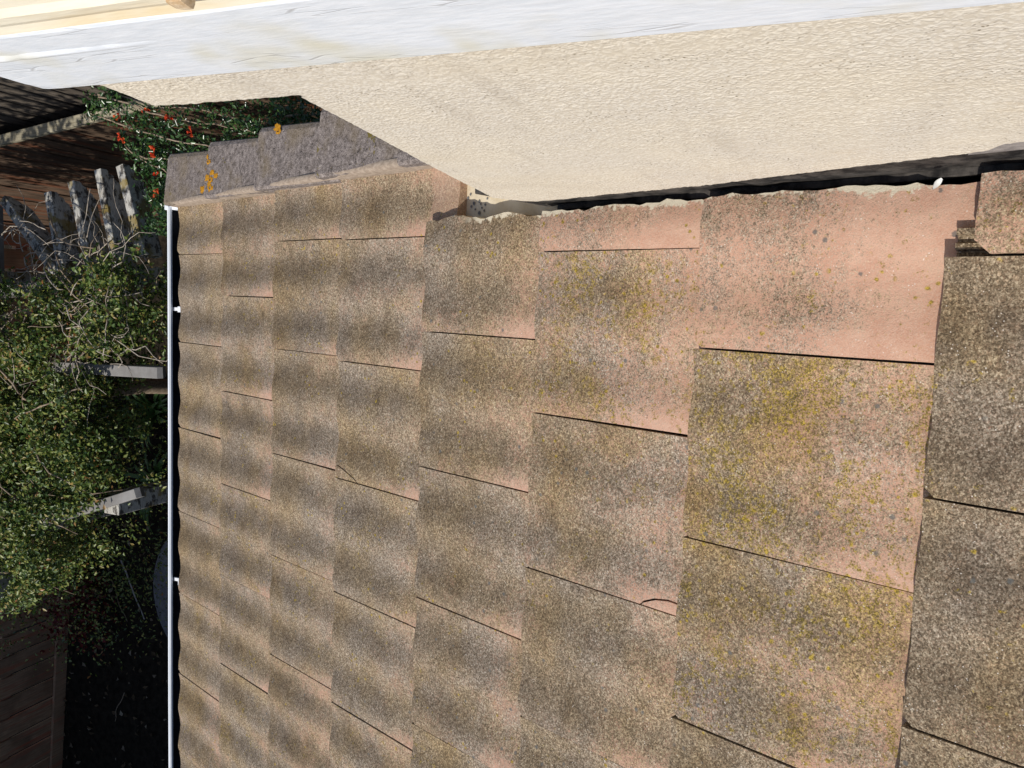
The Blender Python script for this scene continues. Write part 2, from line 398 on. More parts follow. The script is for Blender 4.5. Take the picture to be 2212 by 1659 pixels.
def tile_mesh(x0=0.0, x1=-W_, length=.41, chamfer=.012, seed=0, flange=True, cut=0.0, jag=.0009):
    """x0 (wall side) .. x1 ; nose at y=0, head at y=-length; top falls towards the head (overlap)."""
    gap = .0014
    a, b = x0 - gap, x1 + gap
    nu = max(6, int(26 * abs(b - a) / W_)); rows = [0.0, -chamfer, -.05, -.12, -.20, -.28, -.345, -length]
    if cut: rows = [0.0, -chamfer] + [-.02 - .325 * i / 26 for i in range(27)] + [-length]
    vs_, fs = [], []
    for ri, y in enumerate(rows):
        rag = cut * (mnoise.noise(Vector((y * 14, seed * 2.1, 0))) - .1 + .45 * mnoise.noise(Vector((y * 60, seed * 2.1, 3))) + .2 * mnoise.noise(Vector((y * 170, seed, 5))))
        bb = b + (chamfer if ri == 0 else 0.0)
        for i in range(nu + 1):
            x = a + (bb - a) * i / nu
            if cut: x += rag * max(0, 1 - i / 3)
            n1 = mnoise.noise(Vector((x * 60, y * 60, seed * 3.3))); n2 = mnoise.noise(Vector((x * 160, y * 160, seed * 1.3 + 7)))
            z = wave(x) + .0345 * 1.0 * (y / .41) * (.41 / .41) * 1.0
            z = wave(x) + .087 * y + n1 * .0006
            yy, xx = y, x
            if ri == 0: yy += n2 * jag + n1 * jag; pass
            if i in (0, nu): xx += n2 * .0005
            vs_.append((xx, yy, z))
    def idx(r, i): return r * (nu + 1) + i
    nr = len(rows)
    for r in range(nr - 1):
        for i in range(nu):
            fs.append((idx(r, i), idx(r + 1, i), idx(r + 1, i + 1), idx(r, i + 1)))
    T = .024
    ring = [idx(0, i) for i in range(nu + 1)] + [idx(r, nu) for r in range(1, nr)] + [idx(nr - 1, i) for i in range(nu - 1, -1, -1)] + [idx(r, 0) for r in range(nr - 2, 0, -1)]
    L = len(ring); off0 = len(vs_)
    for k in ring: vs_.append(vs_[k])
    off = len(vs_)
    for k in ring: x, y, z = vs_[k]; vs_.append((x, y, z - T))
    for k in range(L):
        k2 = (k + 1) % L
        fs.append((off0 + k, off0 + k2, off + k2, off + k))
    fs.append(tuple(off + k for k in range(L - 1, -1, -1)))
    if flange:                       # interlocking side lap with two ribs that runs under the neighbour
        prof = [(0.0, -.020), (.004, -.018), (.009, -.018), (.011, -.011), (.018, -.011), (.020, -.018), (.027, -.018), (.029, -.011), (.036, -.011), (.037, -.019)]
        o2 = len(vs_); ys = [-.006, -.20, -length]
        for y in ys:
            for (dx, dz) in prof: vs_.append((a + dx - .001, y, .087 * y + wave(a) + dz - .004))
            for (dx, dz) in prof[::-1]: vs_.append((a + dx - .001, y, .087 * y + wave(a) - .027))
        n = len(prof) * 2
        for r in range(len(ys) - 1):
            for i in range(n):
                j = (i + 1) % n
                fs.append((o2 + r * n + i, o2 + (r + 1) * n + i, o2 + (r + 1) * n + j, o2 + r * n + j))
        fs.append(tuple(o2 + i for i in range(n - 1, -1, -1)))
        fs.append(tuple(o2 + (len(ys) - 1) * n + i for i in range(n)))
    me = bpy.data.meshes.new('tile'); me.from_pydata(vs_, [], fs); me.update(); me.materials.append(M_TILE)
    sm = [i_ < (nr - 1) * nu for i_ in range(len(me.polygons))]
    me.polygons.foreach_set('use_smooth', sm)
    return me

def carve(me, lines, width=.0016):
    """open a crack along polylines (x, y in tile space) with a boolean cut"""
    bw = bmesh.new(); bw.from_mesh(me); bmesh.ops.remove_doubles(bw, verts=bw.verts[:], dist=1e-6); bmesh.ops.recalc_face_normals(bw, faces=bw.faces[:]); bw.to_mesh(me); bw.free()
    me.polygons.foreach_set('use_smooth', [False] * len(me.polygons))
    tgt = bpy.data.objects.new('tmp', me); COL.objects.link(tgt)
    vs_, fs = [], []
    for ln in lines:
        o0 = len(vs_); n = len(ln)
        for i, (x, y) in enumerate(ln):
            p0 = Vector(ln[max(0, i - 1)]); p1 = Vector(ln[min(n - 1, i + 1)]); d = (p1 - p0).normalized(); nn = Vector((-d.y, d.x)) * width * (1 if 0 < i < n - 1 else .6)
            for sgn in (1, -1):
                for z in (.05, -.12): vs_.append((x + nn.x * sgn, y + nn.y * sgn, z))
        for i in range(n - 1):
            q, r = o0 + 4 * i, o0 + 4 * (i + 1)
            fs += [(q, q + 1, r + 1, r), (q + 2, r + 2, r + 3, q + 3), (q, r, r + 2, q + 2), (q + 1, q + 3, r + 3, r + 1)]
        e = o0 + 4 * (n - 1)
        fs += [(o0, o0 + 2, o0 + 3, o0 + 1), (e, e + 1, e + 3, e + 2)]
    cm = bpy.data.meshes.new('tmpc'); cm.from_pydata(vs_, [], fs); cm.update()
    b2 = bmesh.new(); b2.from_mesh(cm); bmesh.ops.recalc_face_normals(b2, faces=b2.faces[:]); b2.to_mesh(cm); b2.free()
    co = bpy.data.objects.new('tmpc', cm); COL.objects.link(co)
    md = tgt.modifiers.new('b', 'BOOLEAN'); md.operation = 'DIFFERENCE'; md.object = co; md.solver = 'EXACT'
    dg = bpy.context.evaluated_depsgraph_get(); res = bpy.data.meshes.new_from_object(tgt.evaluated_get(dg))
    bpy.data.objects.remove(tgt); bpy.data.objects.remove(co)
    return res if len(res.polygons) > 20 else me

STD = [tile_mesh(seed=s) for s in range(6)]
OFF = [0.0, -0.1318, 0.0220, 0.0145, -0.1910, -0.0295, -0.1825, -0.0501, -0.195, -0.04, -0.20, -0.06, -.18, -.03, -.2, -.05]
LOOK = {(5, -1): (.42, .18, .35), (5, 0): (.32, .28, .5), (5, 1): (.22, .15, .6), (6, -1): (.98, .20, .1), (6, 0): (.66, .80, .2), (6, 1): (.42, .45, .4),
        (6, 2): (.26, .22, .55), (7, -1): (1.08, .45, .1), (7, 0): (.52, .95, .25), (7, 1): (.42, .80, .35), (7, 2): (.2, .4, .5), (8, -1): (.85, .40, .05),
        (8, 0): (.08, .30, .8), (8, 1): (.12, .18, .75), (8, 2): (.2, .12, .6), (4, -1): (.30, .30, .3), (4, 0): (.34, .15, .4), (3, -1): (.25, .25, .4)}
NC = 14
for k in range(1, NC + 1):
    vn = -(k - 1) * E_
    lim = .30 if k <= 4 else .0455
    j = -2
    while True:
        u0 = OFF[k - 1] - W_ * j                  # joint on the wall side of this tile
        u1 = u0 - W_
        if u0 < -5.4: break
        j += 1
        if u1 > lim - .03: continue
        jj = j - 1                                # -1: the tile cut off by the wall or the verge
        dv = 0.0; ch = .012
        if u0 > lim + .001:
            me = tile_mesh(x0=lim - u0, seed=10 + k, flange=False, chamfer=.012 if k != 8 else .016, cut=.010 if k >= 5 else 0)
            if k == 8: dv = -.030
        else:
            me = STD[random.randrange(6)]
            if (k, jj) == (4, 1):
                me = carve(tile_mesh(seed=31, flange=False), [[(-.262, .012), (-.263, -.012), (-.268, -.030), (-.276, -.052), (-.284, -.072), (-.302, -.098)]])
            if (k, jj) == (6, 1):
                me = carve(tile_mesh(seed=32, flange=False), [[(-.304, -.248), (-.288, -.262), (-.277, -.285), (-.272, -.31), (-.2735, -.34), (-.276, -.372)]])
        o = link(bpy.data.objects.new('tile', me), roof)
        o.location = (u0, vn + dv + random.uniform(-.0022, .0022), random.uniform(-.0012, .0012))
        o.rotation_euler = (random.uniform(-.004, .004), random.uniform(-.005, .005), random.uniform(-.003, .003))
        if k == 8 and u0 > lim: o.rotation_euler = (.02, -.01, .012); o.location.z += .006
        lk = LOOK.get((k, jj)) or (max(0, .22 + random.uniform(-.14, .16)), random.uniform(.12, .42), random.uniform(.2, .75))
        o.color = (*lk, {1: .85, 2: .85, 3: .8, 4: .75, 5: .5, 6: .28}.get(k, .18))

# verge: overlapping cover tiles along the rake, bedded on mortar
def verge_mesh(seed):
    b = bmesh.new()
    prof = [(.160, .010), (.160, .034), (.168, .039), (.318, .024), (.330, .018), (.335, .006), (.335, -.12), (.318, -.12), (.312, .0), (.176, .010)]
    ys = [0, -.004, -.06, -.15, -.25, -.345, -.39]; rows = []
    for yi, y in enumerate(ys):
        row = []
        for (x, z) in prof:
            s = -.003 if yi == 0 else 0
            p = Vector((x + (.055 * y if x > .3 else 0), y, z + .085 * y + s)); p += mnoise.noise_vector(p * 45 + Vector((seed, 0, 0))) * .0016
            row.append(b.verts.new(p))
        rows.append(row)
    n = len(prof)
    for r in range(len(ys) - 1):
        for i in range(n):
            i2 = (i + 1) % n; b.faces.new((rows[r][i], rows[r][i2], rows[r + 1][i2], rows[r + 1][i]))
    b.faces.new(rows[0][::-1]); b.faces.new(rows[-1]); bmesh.ops.recalc_face_normals(b, faces=b.faces[:])
    me = bpy.data.meshes.new('verge_tile'); b.to_mesh(me); b.free(); me.materials.append(M_VERGE); return me
VM = [verge_mesh(s * 5.1) for s in range(3)]
for k in range(-1, 12):
    o = link(bpy.data.objects.new('verge_tile', VM[k % 3]), roof)
    o.location = (random.uniform(-.003, .003), .030 - .338 * (k + 1) + random.uniform(-.006, .006), .004 + random.uniform(-.001, .002))
    o.rotation_euler = (0, random.uniform(-.01, .01), random.uniform(-.008, .008))
# mortar bedding along the inner edge of the verge
vs_, fs = [], []; n = 90
for i in range(n + 1):
    y = .022 - 1.75 * i / n
    a = mnoise.noise(Vector((y * 13, 1.1, 0))); c = mnoise.noise(Vector((y * 42, 5.1, 0)))
    st = ((-.03 - y) % .345) / .345
    base = -.030 * (st if y < -.03 else 0)
    for (x, z) in ((.180, .030), (.166 + .003 * c, .038 + .002 * a), (.160 + .002 * c, .026 + .003 * a), (.1580 + .002 * a + .002 * c, .002 + base * .6), (.1570 + .002 * a, -.05)):
        vs_.append((x, y, z - .014 * st))
for i in range(n):
    for q in range(4): fs.append((i * 5 + q, i * 5 + q + 1, (i + 1) * 5 + q + 1, (i + 1) * 5 + q))
mb = mesh('mortar_bedding', vs_, fs, M_MORTAR, roof, smooth=True)
# orange lichen rosettes on the verge
def lichen(u, v, r, seed):
    """flat ragged rosette with lobed rim"""
    b = bmesh.new(); N = 40
    cz = lambda x, y: .039 + (x - .168) * -.1 + .0045 + .085 * (((y - .03) % .338) - .338)
    rings = []
    for kf in (.35, 1.0):
        ring = []
        for i in range(N):
            an = 2 * math.pi * i / N
            rr = r * kf * (1 + .55 * mnoise.noise(Vector((math.cos(an) * 2, math.sin(an) * 2, seed))) + .45 * mnoise.noise(Vector((math.cos(an) * 7, math.sin(an) * 7, seed + 4))))
            x, y = u + math.cos(an) * rr * .85, v + math.sin(an) * rr * 1.35
            ring.append(b.verts.new((x, y, cz(x, y) + (.0012 if kf < 1 else .0002))))
        rings.append(ring)
    for i in range(N): b.faces.new((rings[0][i], rings[1][i], rings[1][(i + 1) % N], rings[0][(i + 1) % N]))
    if seed % 2: b.faces.new(rings[0])
    return from_bm('lichen_patch', b, M_ORANGE, roof)
for (u, v, r, s_) in ((.196, -.245, .013, 1), (.205, -.262, .008, 12), (.222, -.32, .012, 3), (.214, -.345, .011, 4), (.236, -.352, .010, 5), (.190, -.348, .013, 6), (.203, -.338, .008, 7), (.224, -.375, .009, 13),
                      (.272, -.292, .011, 8), (.286, -.306, .010, 9), (.270, -.322, .009, 10), (.262, -.27, .008, 14), (.250, -.30, .007, 15), (.318, -.742, .012, 11), (.307, -.75, .009, 16)):
    lichen(u, v, r, s_)

# flashing beside the wall
def roofbox(name, lo, hi, mat, rr=0.0, seed=0, bevel=.002):
    b = box_bm(lo, hi, bevel); cut_long(b, 1, .03)
    if rr: rough(b, rr, 25, seed)
    return from_bm(name, b, mat, roof)
M_CREAMFL = flat_material('painted_lead_flashing', (.55, .46, .32), (.66, .58, .44), 20, .8, .2, .001)
M_SPOT = flat_material('grey_mould_spot', (.10, .10, .10), (.2, .2, .2), 90, .9, .1, 0)
roofbox('flashing', (.030, -1.72, -.074), (.24, -1.430, -.058), M_CREAMFL, .0015, 3)
roofbox('flashing', (.050, -3.6, -.060), (.24, -1.722, -.045), M_BLACKFL, .002, 4)
for (u, v) in ((.075, -1.462), (.081, -1.470), (.068, -1.475), (.084, -1.487), (.078, -1.492), (.070, -1.496), (.064, -1.503), (.076, -1.506), (.088, -1.512), (.10, -1.458), (.093, -1.45), (.060, -1.488)):
    b = bmesh.new(); bmesh.ops.create_circle(b, cap_ends=True, radius=random.uniform(.002, .0045), segments=9)
    for q in b.verts: q.co.x *= random.uniform(.7, 1.2)
    bmesh.ops.translate(b, verts=b.verts[:], vec=(u, v, -.0562)); o = from_bm('mould_spot', b, M_SPOT, roof)

# ---------------------------------------------------------------- stucco wall
def interp(x, xs, ys): return float(np.interp(x, xs, ys))
def zbot(Y): return .0045 * mnoise.noise(Vector((Y * 38, 3, 0))) + .003 * mnoise.noise(Vector((Y * 130, 9, 0))) + interp(Y, [-5, -2.215, -2.205, -1.9, -1.58, -1.55, -1.515, -1.40], [2.46, 1.162, 1.128, .946, .796, .812, .865, 1.03])
XW = .05
def bumps(Y, z, s):
    p = Vector((s * 1.0, Y, z))
    b1 = mnoise.noise(p * 125); b2 = mnoise.noise(p * 230 + Vector((4, 4, 4))); c = mnoise.noise(p * 9)
    return (.0006 + .0004 * c) * max(-.5, b1) + .0005 * b2 + .0008 * c
def stucco_block(z_top, zb, ycorner, side, knee=None, ystart=-2.72, step=.0027):
    """front face X = XW from ystart to the corner, then the return face; zb(Y) is the lower edge.
    knee: where the face of the lower block ends (the band runs on past it)"""
    r = .011; ystop = -1.662; S = []
    for i in range(int((ystop - ystart) / step) + 1): S.append(('f', ystart + (ystop - ystart) * i / int((ystop - ystart) / step)))
    for t in np.linspace(0, 1, 26)[1:]: S.append(('c', t))
    if knee is not None:
        for t in np.linspace(0, 1, 60)[1:]: S.append(('d', t))
    for a in np.linspace(0, math.pi / 2, 5)[1:]: S.append(('a', a))
    for d in list(np.arange(.004, side * .3, .004)) + list(np.linspace(side * .3, side, 6)): S.append(('s', d))
    nz = 34 if knee is not None else int((z_top - .88) / step)
    vs_, fs = [], []
    for i, (kd, val) in enumerate(S):
        for t in range(nz + 3):
            tt = min(1.0, t / nz); z = z_top
            for _ in range(3):
                yc = ycorner(z)
                if kd == 'f': Y = val
                elif kd == 'c': Y = ystop + ((knee if knee is not None else yc - r) - ystop) * val
                elif kd == 'd': Y = knee + (yc - r - knee) * val
                elif kd == 'a': Y = yc - r + r * math.sin(val)
                else: Y = yc
                zlow = zb(Y); z = z_top + (zlow - z_top) * tt
            flat = kd in 'fcd'
            X = XW + (0 if flat else (r * (1 - math.cos(val)) if kd == 'a' else r + val))
            nx, ny = (-1, 0) if flat else ((-math.cos(val), math.sin(val)) if kd == 'a' else (0, 1))
            d = bumps(Y, z, 0 if flat else X)
            seam = knee is not None and kd in 'fc'          # welded to the wall below
            rd = max(0, 1 - (1 - tt) * abs(z_top - zlow) / .008) if (tt > .8 and not seam) else 0
            x_, y_, z_ = X + nx * d - rd * .004 * nx, Y + ny * d - rd * .004 * ny, z
            if t > nz and not seam:
                if kd != 's': x_ += .012 if t == nz + 1 else .10
                z_ += .003 if t == nz + 1 else .006
                if not flat: y_ -= .01
            vs_.append((x_, y_, z_))
    m = nz + 3
    for i in range(len(S) - 1):
        for t in range(m - 1):
            if t >= nz and knee is not None and S[i + 1][0] in 'fc': continue
            fs.append((i * m + t, i * m + t + 1, (i + 1) * m + t + 1, (i + 1) * m + t))
    return vs_, fs
YW = lambda z: -1.598 + (1.487 - z) * .135
v1, f1_ = stucco_block(1.490, zbot, YW, .5)
v2, f2_ = stucco_block(1.584, lambda Y: 1.490, lambda z: -1.444 + (1.582 - z) * .17, .5, knee=YW(1.490) - .011)
n1 = len(v1); b = bmesh.new()
bv = [b.verts.new(v) for v in v1 + v2]
for f in f1_ + [tuple(k + n1 for k in f) for f in f2_]: b.faces.new([bv[k] for k in f])
bmesh.ops.remove_doubles(b, verts=b.verts[:], dist=.0004)
o = hp(from_bm('wall', b, M_STUCCO, smooth=True)); o['label'] = 'rough cream stucco wall face above the tiles'
# remainder of the wall, behind the camera, and its core
b = box_bm((.052, -6.0, 1.15), (.40, -2.722, 1.584)); hp(from_bm('wall_return', b, M_STUCCO))
b = box_bm((.064, -6.0, 1.3), (3.0, -1.63, 1.583)); hp(from_bm('wall_core', b, M_STUCCO))
# backing strip where the render has broken away, black upstand behind the gap
mesh_bk = mesh('backing_strip', [(.0575, -2.9, 1.40), (.0575, -2.195, 1.075), (.0575, -2.195, 1.16), (.0575, -2.9, 1.50), (.07, -2.9, 1.40), (.07, -2.195, 1.075), (.07, -2.195, 1.16), (.07, -2.9, 1.50)],
     [(0, 1, 2, 3), (4, 7, 6, 5), (0, 4, 5, 1), (1, 5, 6, 2), (2, 6, 7, 3), (3, 7, 4, 0)], M_GREYBACK); hp(mesh_bk)
roofbox('upstand', (.060, -3.6, -.050), (.075, -1.70, .14), M_BLACKFL, .004, 8)
roofbox('upstand', (.150, -1.72, -.050), (.165, -1.50, .14), M_CREAMFL, .0015, 9)

# window sill and frame
b = box_bm((.0445, -6.0, 1.5845), (.22, -1.402, 1.703), .004, segs=2); cut_long(b, 1, .02)
cut_long(b, 2, .02)
for v in b.verts:
    q = Vector((v.co.x, v.co.y * 6, v.co.z * 30)); v.co += mnoise.noise_vector(q) * .0004
    if v.co.y > -1.42: v.co += mnoise.noise_vector(v.co * 160) * .002
ws = hp(from_bm('window_sill', b, M_SILL, smooth=False)); ws['label'] = 'white painted sill with cracked peeling paint'
# caulk ridge on the sill near its end
vs_, fs = [], []; n = 40
for i in range(n + 1):
    y = -1.45 - .165 * i / n; a = mnoise.noise(Vector((y * 60, 0, 0))); h = (.0022 + .0014 * a) * (1 - i / n) ** .6
    z = 1.664 + .0015 * a
    for (x, dz) in ((.0448, .006), (.0444 - h, .002), (.0444 - h * .8, -.002), (.0448, -.005)): vs_.append((x, y, z + dz))
for i in range(n):
    for q in range(3): fs.append((i * 4 + q, i * 4 + q + 1, (i + 1) * 4 + q + 1, (i + 1) * 4 + q))
cr = mesh('caulk_ridge', vs_, fs, M_SILL, ws, smooth=True)
b = bmesh.new()
prof = [(.0452, 1.7035), (.0470, 1.712), (.0455, 1.718), (.0455, 1.727), (.049, 1.733), (.058, 1.80), (.07, 1.82), (.16, 1.83), (.16, 1.701)]
ys = [-1.40 - 4.6 * i / 60 for i in range(61)]; rows = []
for y in ys: rows.append([b.verts.new(Vector((x, y, z)) + mnoise.noise_vector(Vector((x * 40, y * 12, z * 40))) * .0008) for x, z in prof])
for r in range(60):
    for i in range(len(prof)):
        i2 = (i + 1) % len(prof); b.faces.new((rows[r][i], rows[r][i2], rows[r + 1][i2], rows[r + 1][i]))
b.faces.new(rows[0][::-1]); b.faces.new(rows[-1]); bmesh.ops.recalc_face_normals(b, faces=b.faces[:])
wf = hp(from_bm('window_frame', b, M_CREAM)); wf['label'] = 'yellowed cream lower rail of the window frame'
b = box_bm((.037, -1.705, 1.722), (.056, -1.692, 1.736), .004); rough(b, .002, 60, 2)
pg = from_bm('stay_peg', b, M_PEG, wf)

# gutter along the eave
prof_out = []
GY0, GY1 = -.012, .098; ZL = -.052
outer = [(GY0, ZL + .012), (GY0, ZL - .055), (GY0 + .02, ZL - .092), (GY1 - .045, ZL - .10), (GY1 - .012, ZL - .072), (GY1, ZL - .03), (GY1, ZL + .004), (GY1 - .004, ZL + .009), (GY1 - .009, ZL + .009), (GY1 - .013, ZL + .004), (GY1 - .013, ZL - .004), (GY1 - .006, ZL - .008)]
inner = [(GY1 - .006, ZL - .03), (GY1 - .018, ZL - .066), (GY1 - .05, ZL - .092), (GY0 + .023, ZL - .084), (GY0 + .006, ZL - .05), (GY0 + .006, ZL + .012)]
def sweep(name, prof, x0, x1, mat, parent, closed=False, n=24):
    vs_, fs = [], []; L = len(prof)
    for i in range(n + 1):
        x = x0 + (x1 - x0) * i / n; w = .0012 * math.sin(x * 3.1)
        for (y, z) in prof: vs_.append((x, y + w + .008 * -x * 0, z))
    for i in range(n):
        for q in range(L if closed else L - 1):
            q2 = (q + 1) % L; fs.append((i * L + q, i * L + q2, (i + 1) * L + q2, (i + 1) * L + q))
    return mesh(name, vs_, fs, mat, parent)
gut = sweep('gutter', outer, .168, -7.0, M_WHITE, None); hp(gut); gut['label'] = 'white gutter with a bright lip along the eave'
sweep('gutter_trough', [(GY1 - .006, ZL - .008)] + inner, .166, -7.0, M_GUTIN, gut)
ec = [(.168, y, z) for (y, z) in outer[:7]]
mesh('end_cap', ec + [(.172, y, z) for (_, y, z) in ec], [tuple(range(6, -1, -1)), tuple(range(7, 14))] + [(i, (i + 1) % 7, 7 + (i + 1) % 7, 7 + i) for i in range(7)], M_WHITE, gut)
for x in (-.185, -1.165, -2.15, -3.15):
    b = box_bm((x - .006, .012, ZL - .018), (x + .006, .090, ZL - .012), .001)
    o = from_bm('bracket', b, M_WHITE, gut)
    b = box_bm((x - .010, .034, ZL - .012), (x + .010, .048, ZL + .010), .001); from_bm('bracket_hook', b, M_WHITE, gut)
b = box_bm((-7, -.034, -.20), (.155, -.0135, -.030), .002); hp(from_bm('fascia', b, M_WHITE))
b = box_bm((.158, -.02, -.235), (.178, .120, -.055), .003); hp(from_bm('barge_end', b, M_WHITE))
b = box_bm((.10, .100, -.20), (.150, .128, -.075), .003); hp(from_bm('fascia_block', b, M_WHITE))
b = box_bm((-7, -.62, -2.5), (.20, -.50, -.10)); hp(from_bm('lower_wall', b, M_STUCCO))
b = box_bm((-7, -.60, -.222), (.20, -.036, -.202)); hp(from_bm('soffit', b, M_WHITE))
b = box_bm((.02, -6.0, -2.5), (.20, -.622, -.35)); hp(from_bm('gable_wall', b, M_STUCCO))
# added rear wing, out of view, placed to shade the garden
b = box_bm((-11.0, .95, -2.5), (-5.3, 9.0, 2.95)); hp(from_bm('added_wing_wall', b, M_STUCCO))
wr = mesh('added_wing_roof', [(-11.3, .75, 2.95), (-5.05, .75, 2.95), (-5.05, 9.3, 2.95), (-11.3, 9.3, 2.95), (-8.2, 3.4, 4.0), (-8.2, 6.6, 4.0)],
     [(0, 1, 4), (1, 2, 5, 4), (2, 3, 5), (3, 0, 4, 5), (0, 3, 2, 1)], M_VERGE); hp(wr)

# ------------------------------------------------------------------ boundary fence of capped boards and dark shed wall (top left)
AF = math.atan2(.132, 1.0)
def frame_at(name, label, cat, x, y):
    o = empty(name, (x, y, -2.5), label, cat); o.rotation_euler = (0, 0, AF); return o
# local x: across, local y: along; line passes X = .546 at Y = 1.70, turning towards +X for smaller Y
f1 = frame_at('board_fence', 'weathered reddish brown board fence with a pale flat capping rail', 'fence', .575, 1.70)
def fboard(parent, name, lo, hi, mat, bev=.003, rr=.0015, seed=0):
    b = box_bm(lo, hi, bev, segs=1); cut_long(b, 2, .3); rough(b, rr, 9, seed); return from_bm(name, b, mat, parent)
y = -2.3; i = 0
while y < 2.6:
    w = random.uniform(.085, .105)
    fboard(f1, 'board', (-.012 + random.uniform(-.004, .004), y, .02), (.010, y + w - .006, 1.875 - random.uniform(0, .01)), M_FENCE, seed=i); y += w; i += 1
b = box_bm((-.030, -2.3, 1.878), (.018, 2.6, 1.902), .003); cut_long(b, 1, .1); rough(b, .001, 12); from_bm('cap_rail', b, M_CAPW, f1)
for z in (.4, 1.5): fboard(f1, 'rail', (.012, -2.3, z), (.05, 2.6, z + .09), M_DARKW)
for yy in (-1.6, .2, 2.0): fboard(f1, 'post', (.052, yy, 0), (.14, yy + .09, 1.86), M_DARKW)
s1 = frame_at('shed', 'dark brown shed clad in ribbed vertical boards behind the capped fence', 'shed', .70, 1.70)
box('wall_panel', (.02, -1.0, 0), (1.8, 2.6, 2.75), M_DARKW, s1)
y = -1.0; i = 0
while y < 2.6:
    w = random.uniform(.085, .10)
    fboard(s1, 'board', (-.012, y, .05), (.018, y + w - .024, 2.74), M_DARKW, .004, .001, i + 50); y += w; i += 1
rf = box('shed_roof', (-.15, -1.15, 2.76), (1.95, 2.75, 2.82), M_DARKW, s1, .004)
fboard(s1, 'corner_post', (-.03, -1.09, 0), (.06, -1.004, 2.74), M_DARKW)

# ------------------------------------------------------------------ tall board fence across the garden (bottom left)
f2 = empty('garden_fence', (-2.9, 3.68, -2.5), 'shaded brown board fence standing on the soil at the garden edge', 'fence')
x = -4.3; i = 0
while x < 3.2:
    w = random.uniform(.165, .185)
    dx = x; y0 = -.09 * (dx) * .9
    b = box_bm((x, y0 - .010 + random.uniform(-.003, .003), .06), (x + w - .024, y0 + .010, 1.8), .003, segs=1); cut_long(b, 2, .3); rough(b, .0015, 8, i)
    from_bm('board', b, M_FENCE2, f2); x += w; i += 1
b = box_bm((-4.3, -.04, .0), (3.2, -.016, .105), .003)
for v in b.verts: v.co.y += -.081 * v.co.x
from_bm('kick_board', b, M_FENCE2, f2)
for z in (.45, 1.4):
    b = box_bm((-4.3, .015, z), (3.2, .05, z + .09), .003)
    for v in b.verts: v.co.y += -.081 * v.co.x
    from_bm('rail', b, M_FENCE2, f2)

# ------------------------------------------------------------------ pergola
per = empty('pergola', (-.4, 1.2, -2.5), 'peeling grey timber pergola with stepped rafter ends under the climbing vine', 'pergola')
PL = Vector((.4, -1.2, 2.5))
ZT = -.42
def rafter(p_end, p_in, wid=.038, dep=.100, seed=0, steps=True, zt=ZT, name='rafter'):
    a = Vector((*p_end, 0)); c = Vector((*p_in, 0)); d = (c - a); L = d.length; d.normalize(); n = Vector((-d.y, d.x, 0))
    if steps: prof = [(0, 0), (0, -.030), (.006, -.038), (.016, -.041), (.020, -.050), (.024, -.060), (.038, -.064), (.044, -.074), (.050, -.084), (.064, -.088), (.074, -dep), (L, -dep), (L, 0)]
    else: prof = [(0, -.02), (.045, -dep), (L, -dep), (L, 0), (.012, 0)]
    b = bmesh.new(); A = [], []
    for s in (0, 1):
        for (t, z) in prof: A[s].append(b.verts.new(a + d * t + n * (s - .5) * wid + Vector((0, 0, zt + z))))
    k = len(prof); b.faces.new(A[0]); b.faces.new(A[1][::-1])
    for i in range(k): b.faces.new((A[0][i], A[1][i], A[1][(i + 1) % k], A[0][(i + 1) % k]))
    bmesh.ops.recalc_face_normals(b, faces=b.faces[:])
    bmesh.ops.bevel(b, geom=[e for e in b.edges if e.calc_length() > .08], offset=.002, segments=1, affect='EDGES')
    rough(b, .0012, 30, seed)
    o = from_bm(name, b, M_PERG if steps else M_BEAM, per); o.location = PL; return o
rafter((.331, 1.016), (-.20, .869), seed=1)
rafter((.378, .858), (-.14, .735), seed=2)
rafter((.391, .734), (.02, .615), .042, seed=3)
rafter((.288, 1.158), (-.22, 1.042), .044, seed=4)
rafter((.262, 1.445), (-.16, 1.02), .045, seed=5)
rafter((-.466, .540), (-.50, 1.9), .048, .08, 7, False, -.44, 'beam')
rafter((-.995, .668), (-1.50, 2.05), .042, .08, 8, False, -.44, 'beam')
rafter((-.06, .72), (-.20, 2.1), .05, .10, 9, False, -.53, 'beam')
rafter((.30, 1.75), (-1.7, 1.75), .05, .10, 9, False, -.53, 'beam')
for (x, y) in ((-.10, 1.72), (-1.36, 1.72), (-.06, .80), (-1.10, .92)):
    b = box_bm((x - .045, y - .045, -2.5), (x + .045, y + .045, -.53), .004); o = from_bm('post', b, M_PERG, per); o.location = PL

# ------------------------------------------------------------------ foliage
def leaf_object(name, pos, nrm, axis, size, aspect, mat, parent, fold=.18):
    """one mesh of many small folded leaves (two triangles each)"""
    n = len(pos); axis = axis - nrm * (axis * nrm).sum(1, keepdims=True); axis /= np.linalg.norm(axis, axis=1, keepdims=True) + 1e-9
    side = np.cross(nrm, axis); s = size[:, None]
    v = np.empty((n, 4, 3)); v[:, 0] = pos - axis * s * .5; v[:, 2] = pos + axis * s * .5
    up = nrm * s * fold
    v[:, 1] = pos + side * s * aspect * .5 + up - axis * s * .06; v[:, 3] = pos - side * s * aspect * .5 + up - axis * s * .06
    me = bpy.data.meshes.new(name); me.vertices.add(n * 4); me.vertices.foreach_set('co', v.reshape(-1))
    base = (np.arange(n) * 4)[:, None]
    tri = np.concatenate([base + 0, base + 1, base + 2, base + 0, base + 2, base + 3], 1).reshape(-1)
    me.loops.add(n * 6); me.loops.foreach_set('vertex_index', tri)
    me.polygons.add(n * 2); me.polygons.foreach_set('loop_start', np.arange(0, n * 6, 3)); me.polygons.foreach_set('loop_total', np.full(n * 2, 3))
    me.update(calc_edges=True); me.validate(); me.materials.append(mat)
    o = link(bpy.data.objects.new(name, me), parent); o['kind'] = 'stuff'; return o

